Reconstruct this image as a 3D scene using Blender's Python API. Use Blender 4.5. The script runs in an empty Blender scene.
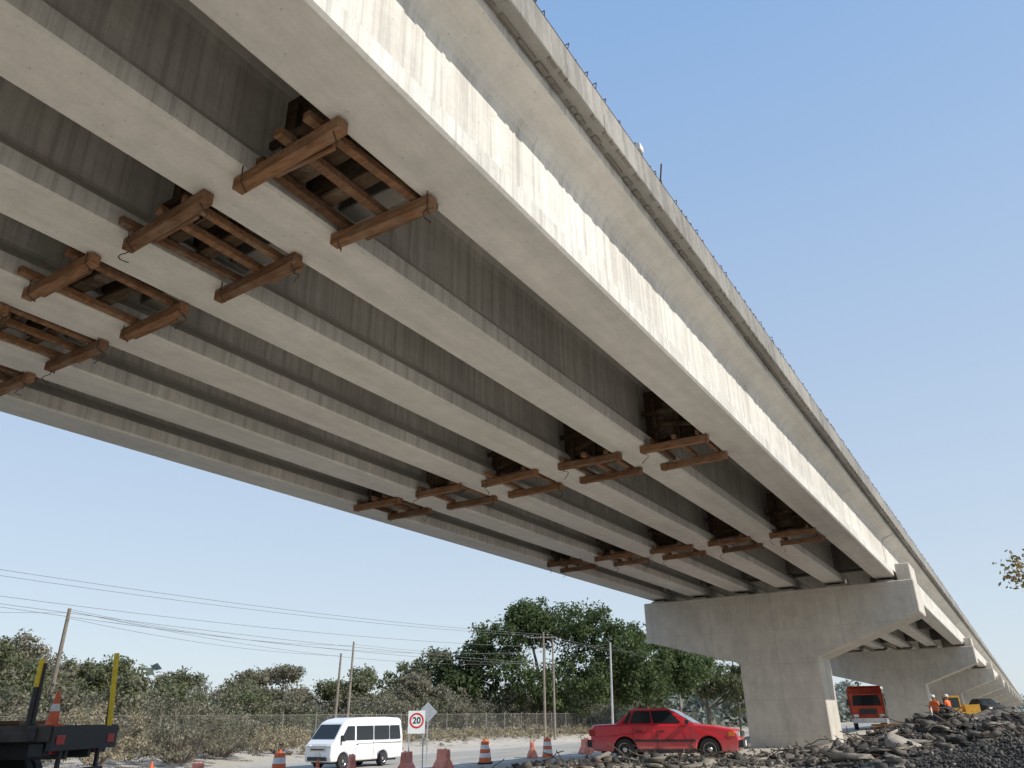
import bpy, math, random
import numpy as np
from mathutils import Vector, Matrix
random.seed(7); RNG=np.random.default_rng(7)
scene=bpy.context.scene
COL=scene.collection

# ------------------------------------------------------------------ materials
def newmat(name):
    m=bpy.data.materials.new(name); m.use_nodes=True
    nt=m.node_tree; b=nt.nodes['Principled BSDF']
    return m,nt,b
def N(nt,t,**k):
    n=nt.nodes.new(t)
    for a,v in k.items(): setattr(n,a,v)
    return n
def L(nt,a,b): nt.links.new(a,b)
def coords(nt,scale=(1,1,1)):
    tc=N(nt,'ShaderNodeTexCoord'); mp=N(nt,'ShaderNodeMapping'); mp.inputs['Scale'].default_value=scale
    L(nt,tc.outputs['Object'],mp.inputs['Vector']); return mp.outputs['Vector']
def noise(nt,vec,scale,detail=4,rough=.55):
    n=N(nt,'ShaderNodeTexNoise'); n.inputs['Scale'].default_value=scale; n.inputs['Detail'].default_value=detail
    n.inputs['Roughness'].default_value=rough; L(nt,vec,n.inputs['Vector']); return n.outputs['Fac']
def ramp(nt,fac,stops):
    r=N(nt,'ShaderNodeValToRGB'); cr=r.color_ramp
    while len(cr.elements)<len(stops): cr.elements.new(.5)
    for e,(p,c) in zip(cr.elements,stops):
        e.position=p; e.color=(c,c,c,1) if isinstance(c,(int,float)) else (*c,1)
    L(nt,fac,r.inputs['Fac']); return r.outputs['Color']
def mix(nt,a,b,fac=1.0,mode='MULTIPLY'):
    m=N(nt,'ShaderNodeMix',data_type='RGBA',blend_type=mode)
    if isinstance(fac,(int,float)): m.inputs[0].default_value=fac
    else: L(nt,fac,m.inputs[0])
    for s,v in ((6,a),(7,b)):
        if isinstance(v,tuple): m.inputs[s].default_value=(*v,1)
        else: L(nt,v,m.inputs[s])
    return m.outputs[2]
def bump(nt,b,h,strength=.3,dist=.02):
    n=N(nt,'ShaderNodeBump'); n.inputs['Strength'].default_value=strength; n.inputs['Distance'].default_value=dist
    L(nt,h,n.inputs['Height']); L(nt,n.outputs['Normal'],b.inputs['Normal'])

def concrete(name,col,streak=.0,seam=0,stain=.5):
    m,nt,b=newmat(name)
    v=coords(nt)
    c=mix(nt,col,ramp(nt,noise(nt,v,.35,5),[(.3,1-.28*stain),(.7,1.0)]))
    c=mix(nt,c,ramp(nt,noise(nt,v,3.0,8,.65),[(.3,.88),(.7,1.04)]))
    c=mix(nt,c,ramp(nt,noise(nt,v,22,4,.7),[(.3,.93),(.7,1.03)]))
    st=ramp(nt,noise(nt,coords(nt,(1,.35,1)),.9,6,.7),[(.55,0.0),(.78,1.0)])
    mf=N(nt,'ShaderNodeMath',operation='MULTIPLY'); L(nt,st,mf.inputs[0]); mf.inputs[1].default_value=.35*stain
    c=mix(nt,c,(.25,.22,.18),mf.outputs[0],'MIX')
    vo=N(nt,'ShaderNodeTexVoronoi'); vo.inputs['Scale'].default_value=7; L(nt,v,vo.inputs['Vector'])
    c=mix(nt,c,ramp(nt,vo.outputs['Distance'],[(.05,.72),(.09,1.0)]))
    if streak>0:
        ge=N(nt,'ShaderNodeNewGeometry'); sn=N(nt,'ShaderNodeSeparateXYZ'); L(nt,ge.outputs['True Normal'],sn.inputs[0])
        ab=N(nt,'ShaderNodeMath',operation='ABSOLUTE'); L(nt,sn.outputs[2],ab.inputs[0])
        vm=N(nt,'ShaderNodeMath',operation='SUBTRACT'); vm.inputs[0].default_value=1.0; L(nt,ab.outputs[0],vm.inputs[1]); vm.use_clamp=True
        s1=noise(nt,coords(nt,(.01,1.6,.08)),1.0,6,.7)
        c=mix(nt,c,ramp(nt,s1,[(.35,1-streak),(.62,1.05)]),vm.outputs[0])
        s2=noise(nt,coords(nt,(.01,9,.16)),1.0,4,.75)
        c=mix(nt,c,ramp(nt,s2,[(.38,1-streak*1.1),(.54,1.03)]),vm.outputs[0])
        s3=noise(nt,coords(nt,(2.5,.25,1)),1.0,7,.7)
        c=mix(nt,c,ramp(nt,s3,[(.35,.86),(.6,1.03)]))
    if seam:
        tc=N(nt,'ShaderNodeTexCoord'); sp=N(nt,'ShaderNodeSeparateXYZ'); L(nt,tc.outputs['Object'],sp.inputs[0])
        for ax,per,off in ((2,1.22,.35),(0,2.44,.1)):
            d=N(nt,'ShaderNodeMath',operation='MULTIPLY_ADD'); d.inputs[1].default_value=1/per; d.inputs[2].default_value=off+50
            L(nt,sp.outputs[ax],d.inputs[0])
            f=N(nt,'ShaderNodeMath',operation='FRACT'); L(nt,d.outputs[0],f.inputs[0])
            c=mix(nt,c,ramp(nt,f.outputs[0],[(0,.84),(.012,.88),(.016,1.0)]))
    L(nt,c,b.inputs['Base Color']); b.inputs['Roughness'].default_value=.85
    b.inputs['Specular IOR Level'].default_value=.25
    bump(nt,b,noise(nt,v,14,8,.7),.35,.012)
    return m
def simple(name,col,rough=.6,metal=0,var=.15,scale=6,coat=0,bmp=0):
    m,nt,b=newmat(name)
    v=coords(nt)
    c=mix(nt,col,ramp(nt,noise(nt,v,scale,6,.65),[(.3,1-var),(.7,1+var*.4)]))
    L(nt,c,b.inputs['Base Color']); b.inputs['Roughness'].default_value=rough; b.inputs['Metallic'].default_value=metal
    b.inputs['Coat Weight'].default_value=coat; b.inputs['Coat Roughness'].default_value=.08
    if bmp: bump(nt,b,noise(nt,v,scale*3,6,.7),bmp,.02)
    return m
def dusty_paint(name,col,dust=(.42,.38,.32),rough=.3):
    m,nt,b=newmat(name); v=coords(nt)
    tc=N(nt,'ShaderNodeTexCoord'); sp=N(nt,'ShaderNodeSeparateXYZ'); L(nt,tc.outputs['Object'],sp.inputs[0])
    lo=ramp(nt,sp.outputs[2],[(.15,.6),(.6,.07)])
    f=mix(nt,lo,ramp(nt,noise(nt,v,3,6,.7),[(.3,.4),(.7,1.0)]))
    c=mix(nt,col,dust,f,'MIX')
    L(nt,c,b.inputs['Base Color'])
    rr=ramp(nt,noise(nt,v,2,5,.7),[(.3,rough),(.7,rough+.2)]); L(nt,rr,b.inputs['Roughness'])
    b.inputs['Coat Weight'].default_value=.5; b.inputs['Coat Roughness'].default_value=.12
    return m
def wood(name,col):
    m,nt,b=newmat(name)
    v=coords(nt,(1.2,6,9))
    c=mix(nt,col,ramp(nt,noise(nt,v,3,6,.7),[(.3,.45),(.7,1.35)]))
    g=N(nt,'ShaderNodeNewGeometry')
    c=mix(nt,c,ramp(nt,g.outputs['Random Per Island'],[(0,.55),(1,1.3)]))
    gr=ramp(nt,noise(nt,coords(nt),2.5,5,.7),[(.5,0),(.7,.45)])
    c=mix(nt,c,(.26,.22,.17),gr,'MIX')
    L(nt,c,b.inputs['Base Color']); b.inputs['Roughness'].default_value=.9; b.inputs['Specular IOR Level'].default_value=.2
    bump(nt,b,noise(nt,v,6,5),.5,.01)
    return m
def leafmat(name,cols,trans=.25):
    m,nt,b=newmat(name)
    g=N(nt,'ShaderNodeNewGeometry')
    stops=[(i/(len(cols)-1),c) for i,c in enumerate(cols)]
    c=ramp(nt,g.outputs['Random Per Island'],stops)
    c=mix(nt,c,ramp(nt,noise(nt,coords(nt),.5,4),[(.3,.7),(.7,1.25)]))
    L(nt,c,b.inputs['Base Color']); b.inputs['Roughness'].default_value=.65; b.inputs['Specular IOR Level'].default_value=.25
    t=N(nt,'ShaderNodeBsdfTranslucent'); L(nt,c,t.inputs['Color'])
    ms=N(nt,'ShaderNodeMixShader'); ms.inputs[0].default_value=trans
    L(nt,b.outputs[0],ms.inputs[1]); L(nt,t.outputs[0],ms.inputs[2])
    L(nt,ms.outputs[0],nt.nodes['Material Output'].inputs['Surface'])
    return m
def rockmat(name,a,bb):
    m,nt,b=newmat(name)
    g=N(nt,'ShaderNodeNewGeometry')
    c=ramp(nt,g.outputs['Random Per Island'],[(0,a),(1,bb)])
    c=mix(nt,c,ramp(nt,noise(nt,coords(nt),5,8,.7),[(.3,.65),(.7,1.2)]))
    L(nt,c,b.inputs['Base Color']); b.inputs['Roughness'].default_value=.95; b.inputs['Specular IOR Level'].default_value=.2
    bump(nt,b,noise(nt,coords(nt),18,8,.7),.7,.03)
    return m

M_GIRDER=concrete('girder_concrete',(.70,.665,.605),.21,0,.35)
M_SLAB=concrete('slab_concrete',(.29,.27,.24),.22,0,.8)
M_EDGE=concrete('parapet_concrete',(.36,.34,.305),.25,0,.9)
M_PIER=concrete('pier_concrete',(.62,.57,.495),.10,1,.4)
M_MORTAR=concrete('mortar_drips',(.26,.235,.20),0,0,.9)
M_TIMBER=wood('formwork_timber',(.20,.105,.055))
M_PLY=wood('formwork_ply',(.08,.05,.03))
M_STEEL=simple('rusty_steel',(.10,.06,.04),.8,.3,.3)
M_BLACK=simple('black_rubber',(.025,.024,.023),.8,0,.3,8)
M_DARK=simple('dark_frame',(.03,.03,.032),.6,0,.3)
M_DUSTDARK=simple('dusty_dark_steel',(.07,.062,.055),.8,0,.5,4)
M_GLASS=simple('vehicle_glass',(.018,.022,.025),.06,0,.05)
M_RED=dusty_paint('red_paint',(.60,.006,.024),rough=.22)
M_WHITE=dusty_paint('white_paint',(.80,.80,.79),rough=.35)
M_TRUCKRED=simple('truck_red',(.60,.075,.03),.5,0,.4,3)
M_CHROME=simple('chrome',(.6,.6,.6),.25,.9,.1)
M_LAMP=simple('lamp_lens',(.75,.75,.72),.1,0,.05)
M_TAIL=simple('tail_lens',(.4,.01,.01),.2,0,.05)
M_AMBER=simple('amber_lens',(.7,.2,.02),.2,0,.05)
M_ORANGE=simple('barrier_orange',(.74,.15,.05),.6,0,.35,3)
M_BARR=simple('barrier_red_faded',(.74,.24,.16),.65,0,.45,4)
M_REFL=simple('white_band',(.72,.70,.66),.5,0,.25,5)
M_SIGNW=simple('sign_white',(.80,.80,.78),.5,0,.1)
M_SIGNR=simple('sign_red',(.6,.02,.02),.5,0,.1)
M_SIGNB=simple('sign_black',(.02,.02,.02),.5,0,.1)
M_SIGNBACK=simple('sign_back',(.55,.56,.57),.45,.4,.2)
M_YEL=simple('yellow_post',(.80,.56,.02),.5,0,.3,9)
M_POLE=simple('weathered_pole',(.26,.22,.18),.9,0,.3,3)
M_POLEC=simple('concrete_pole',(.48,.46,.43),.9,0,.2,3)
M_FENCE=simple('fence_steel',(.24,.22,.20),.8,0,.3,3)
M_WIRE=simple('cable',(.12,.12,.12),.7,0,.1)
M_BARK=simple('bark',(.18,.15,.12),.95,0,.35,5,bmp=.6)
M_LEAFG=leafmat('leaves_green',[(.05,.075,.028),(.09,.125,.045),(.13,.165,.065),(.065,.095,.035)],.38)
M_LEAFD=leafmat('leaves_dusty',[(.18,.165,.11),(.26,.235,.17),(.14,.14,.085),(.33,.29,.225)],.34)
M_LEAFM=leafmat('leaves_mid',[(.10,.115,.055),(.15,.165,.085),(.20,.20,.115),(.12,.14,.06)],.38)
M_LEAFF=leafmat('leaves_far_hazed',[(.20,.23,.20),(.26,.29,.25),(.23,.25,.22)],.25)  # distance haze put into the leaf colours: paler and greyer
M_LEAFW=leafmat('leaves_warm',[(.22,.19,.07),(.36,.25,.12),(.17,.16,.05)],.35)
M_DRY=leafmat('dry_weeds',[(.30,.25,.16),(.38,.32,.22),(.20,.18,.10)],.25)
M_RUB=rockmat('broken_concrete',(.15,.135,.115),(.40,.355,.30))
M_RUBD=rockmat('broken_asphalt',(.045,.043,.04),(.19,.17,.145))
M_GRAV=rockmat('dark_gravel',(.045,.044,.043),(.14,.13,.12))
M_SKIN=simple('skin',(.30,.16,.10),.6)
M_HELM=simple('helmet_white',(.75,.74,.7),.4)
M_MACH=simple('machine_yellow',(.62,.33,.03),.5,0,.35,4)

# ------------------------------------------------------------------ mesh builder
class Bd:
    def __init__(s): s.v=[]; s.f=[]; s.m=[]; s.mats=[]
    def mi(s,mat):
        if mat not in s.mats: s.mats.append(mat)
        return s.mats.index(mat)
    def add(s,vs,fs,mat):
        o=len(s.v); s.v+= [tuple(x) for x in vs]; k=s.mi(mat)
        for f in fs: s.f.append([i+o for i in f]); s.m.append(k)
    def box(s,c,d,mat,R=None,taper=1.0):
        hx,hy,hz=d[0]/2,d[1]/2,d[2]/2
        vs=[Vector((x*hx*(taper if z>0 else 1),y*hy*(taper if z>0 else 1),z*hz)) for z in(-1,1) for y in(-1,1) for x in(-1,1)]
        if R is not None: vs=[R@v for v in vs]
        vs=[v+Vector(c) for v in vs]
        s.add(vs,[(0,2,3,1),(4,5,7,6),(0,1,5,4),(2,6,7,3),(0,4,6,2),(1,3,7,5)],mat)
    def bb(s,x0,x1,y0,y1,z0,z1,mat): s.box(((x0+x1)/2,(y0+y1)/2,(z0+z1)/2),(abs(x1-x0),abs(y1-y0),abs(z1-z0)),mat)
    def cyl(s,p0,p1,r0,r1,mat,n=8,cap=True):
        p0=Vector(p0);p1=Vector(p1);a=(p1-p0).normalized()
        u=a.orthogonal().normalized(); w=a.cross(u)
        vs=[]
        for p,r in((p0,r0),(p1,r1)):
            for i in range(n):
                t=2*math.pi*i/n; vs.append(p+(u*math.cos(t)+w*math.sin(t))*r)
        fs=[(i,(i+1)%n,n+(i+1)%n,n+i) for i in range(n)]
        if cap: fs+= [tuple(range(n))[::-1],tuple(range(n,2*n))]
        s.add(vs,fs,mat)
    def loft(s,secs,mat,cap=True,closed=True):
        n=len(secs[0]); vs=[p for q in secs for p in q]; fs=[]
        for k in range(len(secs)-1):
            for i in range(n if closed else n-1):
                j=(i+1)%n; fs.append((k*n+i,k*n+j,(k+1)*n+j,(k+1)*n+i))
        if cap: fs+= [tuple(range(n))[::-1],tuple(range((len(secs)-1)*n,len(secs)*n))]
        s.add(vs,fs,mat)
    def lathe(s,c,prof,mat,n=16,axis='z'):
        secs=[]
        for (r,h) in prof:
            q=[]
            for i in range(n):
                t=2*math.pi*i/n; x,y=r*math.cos(t),r*math.sin(t)
                q.append(Vector(c)+(Vector((x,y,h)) if axis=='z' else Vector((x,h,y))))
            secs.append(q)
        s.loft(secs,mat)
    def build(s,name,parent=None,bevel=0,smooth=False,loc=None,rotz=0,seg=2):
        me=bpy.data.meshes.new(name); me.from_pydata(s.v,[],s.f)
        for m in s.mats: me.materials.append(m)
        me.polygons.foreach_set('material_index',s.m)
        if smooth: me.polygons.foreach_set('use_smooth',[True]*len(me.polygons))
        me.update()
        import bmesh
        bm=bmesh.new(); bm.from_mesh(me); bmesh.ops.recalc_face_normals(bm,faces=bm.faces); bm.to_mesh(me); bm.free()
        o=bpy.data.objects.new(name,me); COL.objects.link(o)
        if parent: o.parent=parent
        if loc: o.location=loc
        o.rotation_euler=(0,0,rotz)
        if bevel:
            md=o.modifiers.new('bev','BEVEL'); md.width=bevel; md.segments=seg; md.limit_method='ANGLE'; md.angle_limit=math.radians(35)
        return o
def empty(name,loc=(0,0,0),rotz=0):
    e=bpy.data.objects.new(name,None); COL.objects.link(e); e.location=loc; e.rotation_euler=(0,0,rotz); e.empty_display_size=.2; return e

# ------------------------------------------------------------------ terrain
def sm(t): t=np.clip(t,0,1); return t*t*(3-2*t)
def vnoise(x,y,s,seed):
    x=np.asarray(x,float)/s; y=np.asarray(y,float)/s
    xi=np.floor(x); yi=np.floor(y); fx=sm(x-xi); fy=sm(y-yi)
    def h(a,b):
        q=np.sin(a*127.1+b*311.7+seed*74.7)*43758.5453
        return q-np.floor(q)
    return (h(xi,yi)*(1-fx)+h(xi+1,yi)*fx)*(1-fy)+(h(xi,yi+1)*(1-fx)+h(xi+1,yi+1)*fx)*fy
def G(x,y):
    x=np.asarray(x,float); y=np.asarray(y,float)
    g=.36+0*x
    g=g+( -.5-g)*sm((-x-12)/9)
    g=g+( 0-g)*sm((-x-35.5)/9)
    offroad=np.where((x<-21.5)&(x>-35.2),0,1)
    near=np.exp(-((x+10)/60)**2)
    g=g+offroad*near*(.10*vnoise(x,y,2.3,1)+.05*vnoise(x,y,.7,2)-.07)
    for cx,cy,rx,ry,h in ((0.8,24,3.0,4.5,.94),(-2.0,22.5,2.0,2.4,.52),(-3.9,21.0,2.2,1.8,.27),(-6.4,18.6,2.4,1.3,.20),(-8.8,17.6,2.0,1.1,.12),
                          (-.6,15.2,1.4,1.8,.60),(3.5,17,3,4,1.0),(-3.2,36,2.2,3,.6),(-1.0,33,2,3,.85),(-3.5,48,2.5,5,.7),(-1.5,60,3,6,1.2),(-10.5,44,2.5,4,.35)):
        q=((x-cx)/rx)**2+((y-cy)/ry)**2
        g=g+h*np.exp(-q*1.1)*(.62+.40*vnoise(x,y,.9,5)+.34*vnoise(x,y,.4,8))
    return g
def nonuni(lo,hi,a,b,st,grow=1.22):
    c=list(np.arange(a,b+1e-6,st)); d=st; x=b
    while x<hi: d*=grow; x+=d; c.append(x)
    d=st; x=a; pre=[]
    while x>lo: d*=grow; x-=d; pre.append(x)
    return np.array(pre[::-1]+c)
xa=np.array(sorted(set(list(np.round(np.arange(-50,-10,.35),3))+list(np.round(np.arange(-10,5,.14),3)))))
fx_=nonuni(-4000,4000,-50,5,.35); xs=np.array([q for q in fx_ if q<-50.01]+list(xa)+[q for q in fx_ if q>5.01])
ya_=np.array(list(np.arange(8,12,.35))+list(np.arange(12,29,.14))+list(np.arange(29,70,.35)))
fy_=nonuni(-4000,4000,8,70,.35); ys=np.array([q for q in fy_ if q<7.99]+list(ya_)+[q for q in fy_ if q>70.2])
XX,YY=np.meshgrid(xs,ys); ZZ=G(XX,YY)
nx,ny=len(xs),len(ys)
me=bpy.data.meshes.new('ground')
vv=np.stack([XX.ravel(),YY.ravel(),ZZ.ravel()],1)
idx=np.arange(nx*ny).reshape(ny,nx)
ff=np.stack([idx[:-1,:-1].ravel(),idx[:-1,1:].ravel(),idx[1:,1:].ravel(),idx[1:,:-1].ravel()],1)
def npmesh(me,vv,ff):
    k=ff.shape[1]
    me.vertices.add(len(vv)); me.vertices.foreach_set('co',vv.astype(np.float32).ravel())
    me.loops.add(ff.size); me.loops.foreach_set('vertex_index',ff.astype(np.int32).ravel())
    me.polygons.add(len(ff)); me.polygons.foreach_set('loop_start',np.arange(0,ff.size,k,dtype=np.int32))
    try: me.polygons.foreach_set('loop_total',np.full(len(ff),k,dtype=np.int32))
    except Exception: pass
    me.update(calc_edges=True)
npmesh(me,vv,ff)
m,nt,b=newmat('dusty_ground'); v=coords(nt)
c=ramp(nt,noise(nt,v,.18,6,.6),[(.3,(.46,.41,.34)),(.7,(.58,.525,.45))])
c=mix(nt,c,ramp(nt,noise(nt,v,3.5,8,.75),[(.3,.72),(.7,1.10)]))
gx=N(nt,'ShaderNodeTexCoord'); sp=N(nt,'ShaderNodeSeparateXYZ'); L(nt,gx.outputs['Object'],sp.inputs[0])
mr2=N(nt,'ShaderNodeMapRange'); mr2.inputs[1].default_value=.42; mr2.inputs[2].default_value=.6; L(nt,sp.outputs[2],mr2.inputs[0])
dk=ramp(nt,noise(nt,v,6,8,.8),[(.35,(.065,.062,.057)),(.65,(.19,.17,.145))])
c=mix(nt,c,dk,mr2.outputs[0],'MIX')
mr3=N(nt,'ShaderNodeMapRange'); mr3.inputs[1].default_value=-42; mr3.inputs[2].default_value=-48; L(nt,sp.outputs[0],mr3.inputs[0])
c=mix(nt,c,(.22,.20,.13),mr3.outputs[0],'MIX')
L(nt,c,b.inputs['Base Color']); b.inputs['Roughness'].default_value=.95; b.inputs['Specular IOR Level'].default_value=.15
bump(nt,b,noise(nt,v,7,8,.75),.8,.06)
me.materials.append(m); me.polygons.foreach_set('use_smooth',[True]*len(me.polygons))
COL.objects.link(bpy.data.objects.new('ground',me))

M_ASPH,nt,b=newmat('dusty_asphalt'); v=coords(nt)
c=ramp(nt,noise(nt,coords(nt,(1,.2,1)),.5,6,.6),[(.3,(.28,.26,.225)),(.7,(.44,.40,.345))])
c=mix(nt,c,ramp(nt,noise(nt,v,30,4,.7),[(.3,.8),(.7,1.1)])); L(nt,c,b.inputs['Base Color']); b.inputs['Roughness'].default_value=.9
rd=Bd(); zr=-.494
rd.add([(-34,-300,zr),(-24,-300,zr),(-24,900,zr),(-34,900,zr)],[(0,1,2,3)],M_ASPH)
for x in (-24.5,-33.5): rd.add([(x-.06,-300,zr+.005),(x+.06,-300,zr+.005),(x+.06,900,zr+.005),(x-.06,900,zr+.005)],[(0,1,2,3)],M_REFL)
for k in range(-10,60):
    y=k*9.0; rd.add([(-29.07,y,zr+.005),(-28.93,y,zr+.005),(-28.93,y+4,zr+.005),(-29.07,y+4,zr+.005)],[(0,1,2,3)],M_YEL)
rd.build('road')

# ------------------------------------------------------------------ bridge
bridge=empty('highway_bridge')
GC=[-3.405-1.757*i for i in range(6)]
ZS=6.0; SP=35.6; Y0=31.5
half=[(.325,0),(.355,.03),(.355,.24),(.30,.30),(.14,.46),(.105,.53),(.10,.62),(.10,1.34),(.115,1.44),(.17,1.52),(.29,1.585),(.535,1.655),(.535,1.80)]
sec=[(x,z) for x,z in half]+[(-x,z) for x,z in half[::-1]]
spans=range(-2,14)
piersY=[Y0+SP*k for k in range(-2,14)]
gb=Bd()
for k in spans:
    ya=Y0+SP*(k-0)+.06; yb=ya+SP-.12
    for gx_ in GC:
        gb.loft([[(gx_+x,y,ZS+z) for x,z in sec] for y in (ya,yb)],M_GIRDER)
gb.build('girders',bridge)
XR=-2.66; XL=-12.93
db=Bd()
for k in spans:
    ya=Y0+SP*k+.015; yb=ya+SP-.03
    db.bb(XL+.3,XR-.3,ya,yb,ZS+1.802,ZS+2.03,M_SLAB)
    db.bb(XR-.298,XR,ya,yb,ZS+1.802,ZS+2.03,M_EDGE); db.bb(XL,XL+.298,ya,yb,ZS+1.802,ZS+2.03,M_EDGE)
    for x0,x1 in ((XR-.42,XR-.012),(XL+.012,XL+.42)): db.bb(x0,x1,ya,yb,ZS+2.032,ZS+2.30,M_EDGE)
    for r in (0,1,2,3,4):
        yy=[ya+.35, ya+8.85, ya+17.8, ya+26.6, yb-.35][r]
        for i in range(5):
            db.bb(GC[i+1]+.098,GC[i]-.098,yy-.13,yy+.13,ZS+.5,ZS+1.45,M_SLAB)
db.build('deck_slab',bridge,bevel=.012,seg=1)
mb=Bd(); y=-8.0
while y<75:
    l=random.uniform(.06,.35); h=random.uniform(.008,.03)
    mb.box((XR-.16,y+l/2,ZS+1.80-h/2),(random.uniform(.02,.06),l,h),M_MORTAR)
    if random.random()<.6: mb.box((XR-.028+random.uniform(0,.004),y+l/2,ZS+1.795),(.05,l*.8,random.uniform(.012,.035)),M_MORTAR)
    y+=l+random.uniform(.0,.12)
for yb_ in np.arange(-8,200,2.4):
    mb.bb(XR-.01,XR+.004,yb_,yb_+.02,ZS+1.81,ZS+2.02,M_MORTAR)
mb.build('mortar_edge',bridge)
rb=Bd(); y=-10
while y<260:
    t=random.uniform(-.05,.05); hh=random.uniform(.13,.22)
    rb.cyl((XR-.05,y,ZS+2.28),(XR-.05+t*.4,y+t,ZS+2.28+hh),.006,.006,M_STEEL,4)
    rb.cyl((XR-.32,y,ZS+2.28),(XR-.32+t*.4,y+t,ZS+2.28+hh),.006,.006,M_STEEL,4)
    rb.cyl((XR-.05+t*.4,y+t,ZS+2.28+hh),(XR-.32+t*.4,y+t,ZS+2.28+hh),.006,.006,M_STEEL,4)
    y+=.24 if y<60 else .5
rb.cyl((XR-.045,-10,ZS+2.38),(XR-.045,110,ZS+2.38),.006,.006,M_STEEL,4)
rb.cyl((XR-.05,8.35,ZS+2.3),(XR+.02,8.3,ZS+2.62),.012,.012,M_STEEL,5); rb.box((XR-.03,7.55,ZS+2.36),(.10,.12,.10),M_REFL)
rb.build('rebar_stubs',bridge)
for py in piersY:
    pb=Bd(); y0,y1=py-.95,py+.95; zt=ZS-.16
    prof=[(-12.72,zt),(-12.72,4.30),(-9.0,3.32),(-9.0,-1.2),(-6.08,-1.2),(-6.08,3.40),(-2.46,4.72),(-2.46,zt)]
    pb.loft([[(x,y,z) for x,z in prof] for y in (y0,y1)],M_PIER)
    pb.bb(-2.98,-2.50,y0+.12,y1-.12,zt-.01,zt+.60,M_PIER)
    for g_ in GC:
        for s_ in (-.42,.42):
            pb.bb(g_-.30,g_+.30,py+s_-.26,py+s_+.26,zt-.01,zt+.10,M_PIER)
            pb.bb(g_-.2,g_+.2,py+s_-.18,py+s_+.18,zt+.10,zt+.162,M_BLACK)
    pb.build('pier',bridge,bevel=.03,seg=1)

def formwork(y0):
    e=empty('timber_formwork',(-7.8,y0,ZS))
    tb=Bd(); wb=Bd(); r=random.uniform
    for i in range(5):
        xc=(GC[i]+GC[i+1])/2; 
        for s_ in (-.55,.55):
            R=Matrix.Rotation(r(-.05,.05),3,'Z')@Matrix.Rotation(r(-.01,.01),3,'Y')
            ox=xc+7.8+r(-.06,.06); oy=s_+r(-.05,.05)
            tb.box((ox,oy,-.072),(1.26+r(-.10,.10),.115,.125),M_TIMBER,R)
            tb.box((ox+r(-.2,.2),oy+.12+r(-.015,.015),-.04),(.75+r(-.1,.2),.045,.075),M_TIMBER,Matrix.Rotation(r(-.05,.05),3,'Z'))
            for q in (-.56,.56):
                px=ox+q
                wb.cyl((px-.03,oy+.06,-.15),(px-.03,oy+.06,.25),.006,.006,M_STEEL,4)
                wb.cyl((px+.05,oy-.065,-.15),(px+.05,oy-.065,.1),.006,.006,M_STEEL,4)
                wb.cyl((px-.03,oy+.06,-.145),(px+.05,oy-.065,-.145),.006,.006,M_STEEL,4)
                if r(0,1)<.75:
                    sg=random.choice((-1,1)); pr=Vector((px,oy,-.14)); ph=r(0,3)
                    for st in range(7):
                        nxp=pr+Vector((sg*.045*math.cos(st*.8+ph),.03*math.sin(st+ph),-.028+.018*math.sin(st*1.3)))
                        wb.cyl(pr,nxp,.006,.006,M_STEEL,4); pr=nxp
        for dx in (-.42,.0,.40):
            if dx==0 and r(0,1)<.4: continue
            R=Matrix.Rotation(r(-.05,.05),3,'Z')
            tb.box((xc+7.8+dx+r(-.05,.05),r(-.08,.08),.045),(.06+r(0,.04),1.35+r(-.15,.25),.085),M_TIMBER,R)
        for k in range(2):
            R=Matrix.Rotation(r(-.09,.09),3,'Z')
            tb.box((xc+7.8,-.2+.36*k+r(-.06,.06),.125),(.98,.12+r(0,.06),.045),M_PLY,R)
        for s_ in (-1,1):
            tb.box((xc+7.8,s_*.17,.72),(1.30,.03,1.0),M_PLY)
            for dx in (-.45,0,.45): tb.box((xc+7.8+dx,s_*.22,.60),(.07,.06,.9),M_PLY,Matrix.Rotation(r(-.05,.05),3,'Y'))
            tb.box((xc+7.8,s_*.27,.62+r(-.05,.1)),(1.4,.05,.09),M_PLY,Matrix.Rotation(r(-.04,.04),3,'Y'))
            tb.box((xc+7.8+r(-.2,.2),s_*.33,.36+r(-.05,.1)),(.9,.05,.07),M_PLY,Matrix.Rotation(r(-.3,.3),3,'Y'))
    tb.build('timbers',e,bevel=.008,seg=1); wb.build('tie_wires',e)
for y0 in (3.9,12.86,21.55): formwork(y0)

# ------------------------------------------------------------------ vehicles
def wheel(b,x,y,r,w,sgn,rim=M_CHROME):
    c=(x,y,r)
    b.lathe(c,[(r*.6,-w/2),(r*.93,-w/2),(r,-w/2+.03),(r,w/2-.03),(r*.93,w/2),(r*.6,w/2)],M_BLACK,24,'y')
    f=sgn*w/2
    b.lathe(c,[(r*.62,f-sgn*.02),(r*.60,f+sgn*.005),(r*.50,f-sgn*.015),(r*.3,f-sgn*.02),(r*.16,f+sgn*.02),(.01,f+sgn*.022)],rim,20,'y')
    for k in range(6):
        t=k*math.pi/3; b.box((x+r*.42*math.cos(t),y+f-sgn*.005,r+r*.42*math.sin(t)),(.05,.02,.05),M_DARK)
def sideprofile(top,wheelsx,r,zb):
    pts=list(top)
    for wx in sorted(wheelsx,reverse=True):
        a=r+.055
        a0=math.asin(max(-1,min(1,(zb-r)/a)))
        n=12
        for i in range(n+1):
            t=a0+(math.pi-2*a0)*i/n
            pts.append((wx+a*math.cos(t),r+a*math.sin(t)))
    return pts
def patch(b,q,u0,u1,v0,v1,mat,off=.006,u0t=None,u1t=None):
    A,B,C,D=[Vector(p) for p in q]
    n=(B-A).cross(D-A).normalized()*off
    u0t=u0 if u0t is None else u0t; u1t=u1 if u1t is None else u1t
    def P(u,v): return (A.lerp(B,u)).lerp(D.lerp(C,u),v)+n
    vs=[P(u0,v0),P(u1,v0),P(u1t,v1),P(u0t,v1)]
    b.add(vs,[(0,1,2,3)],mat)
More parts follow.
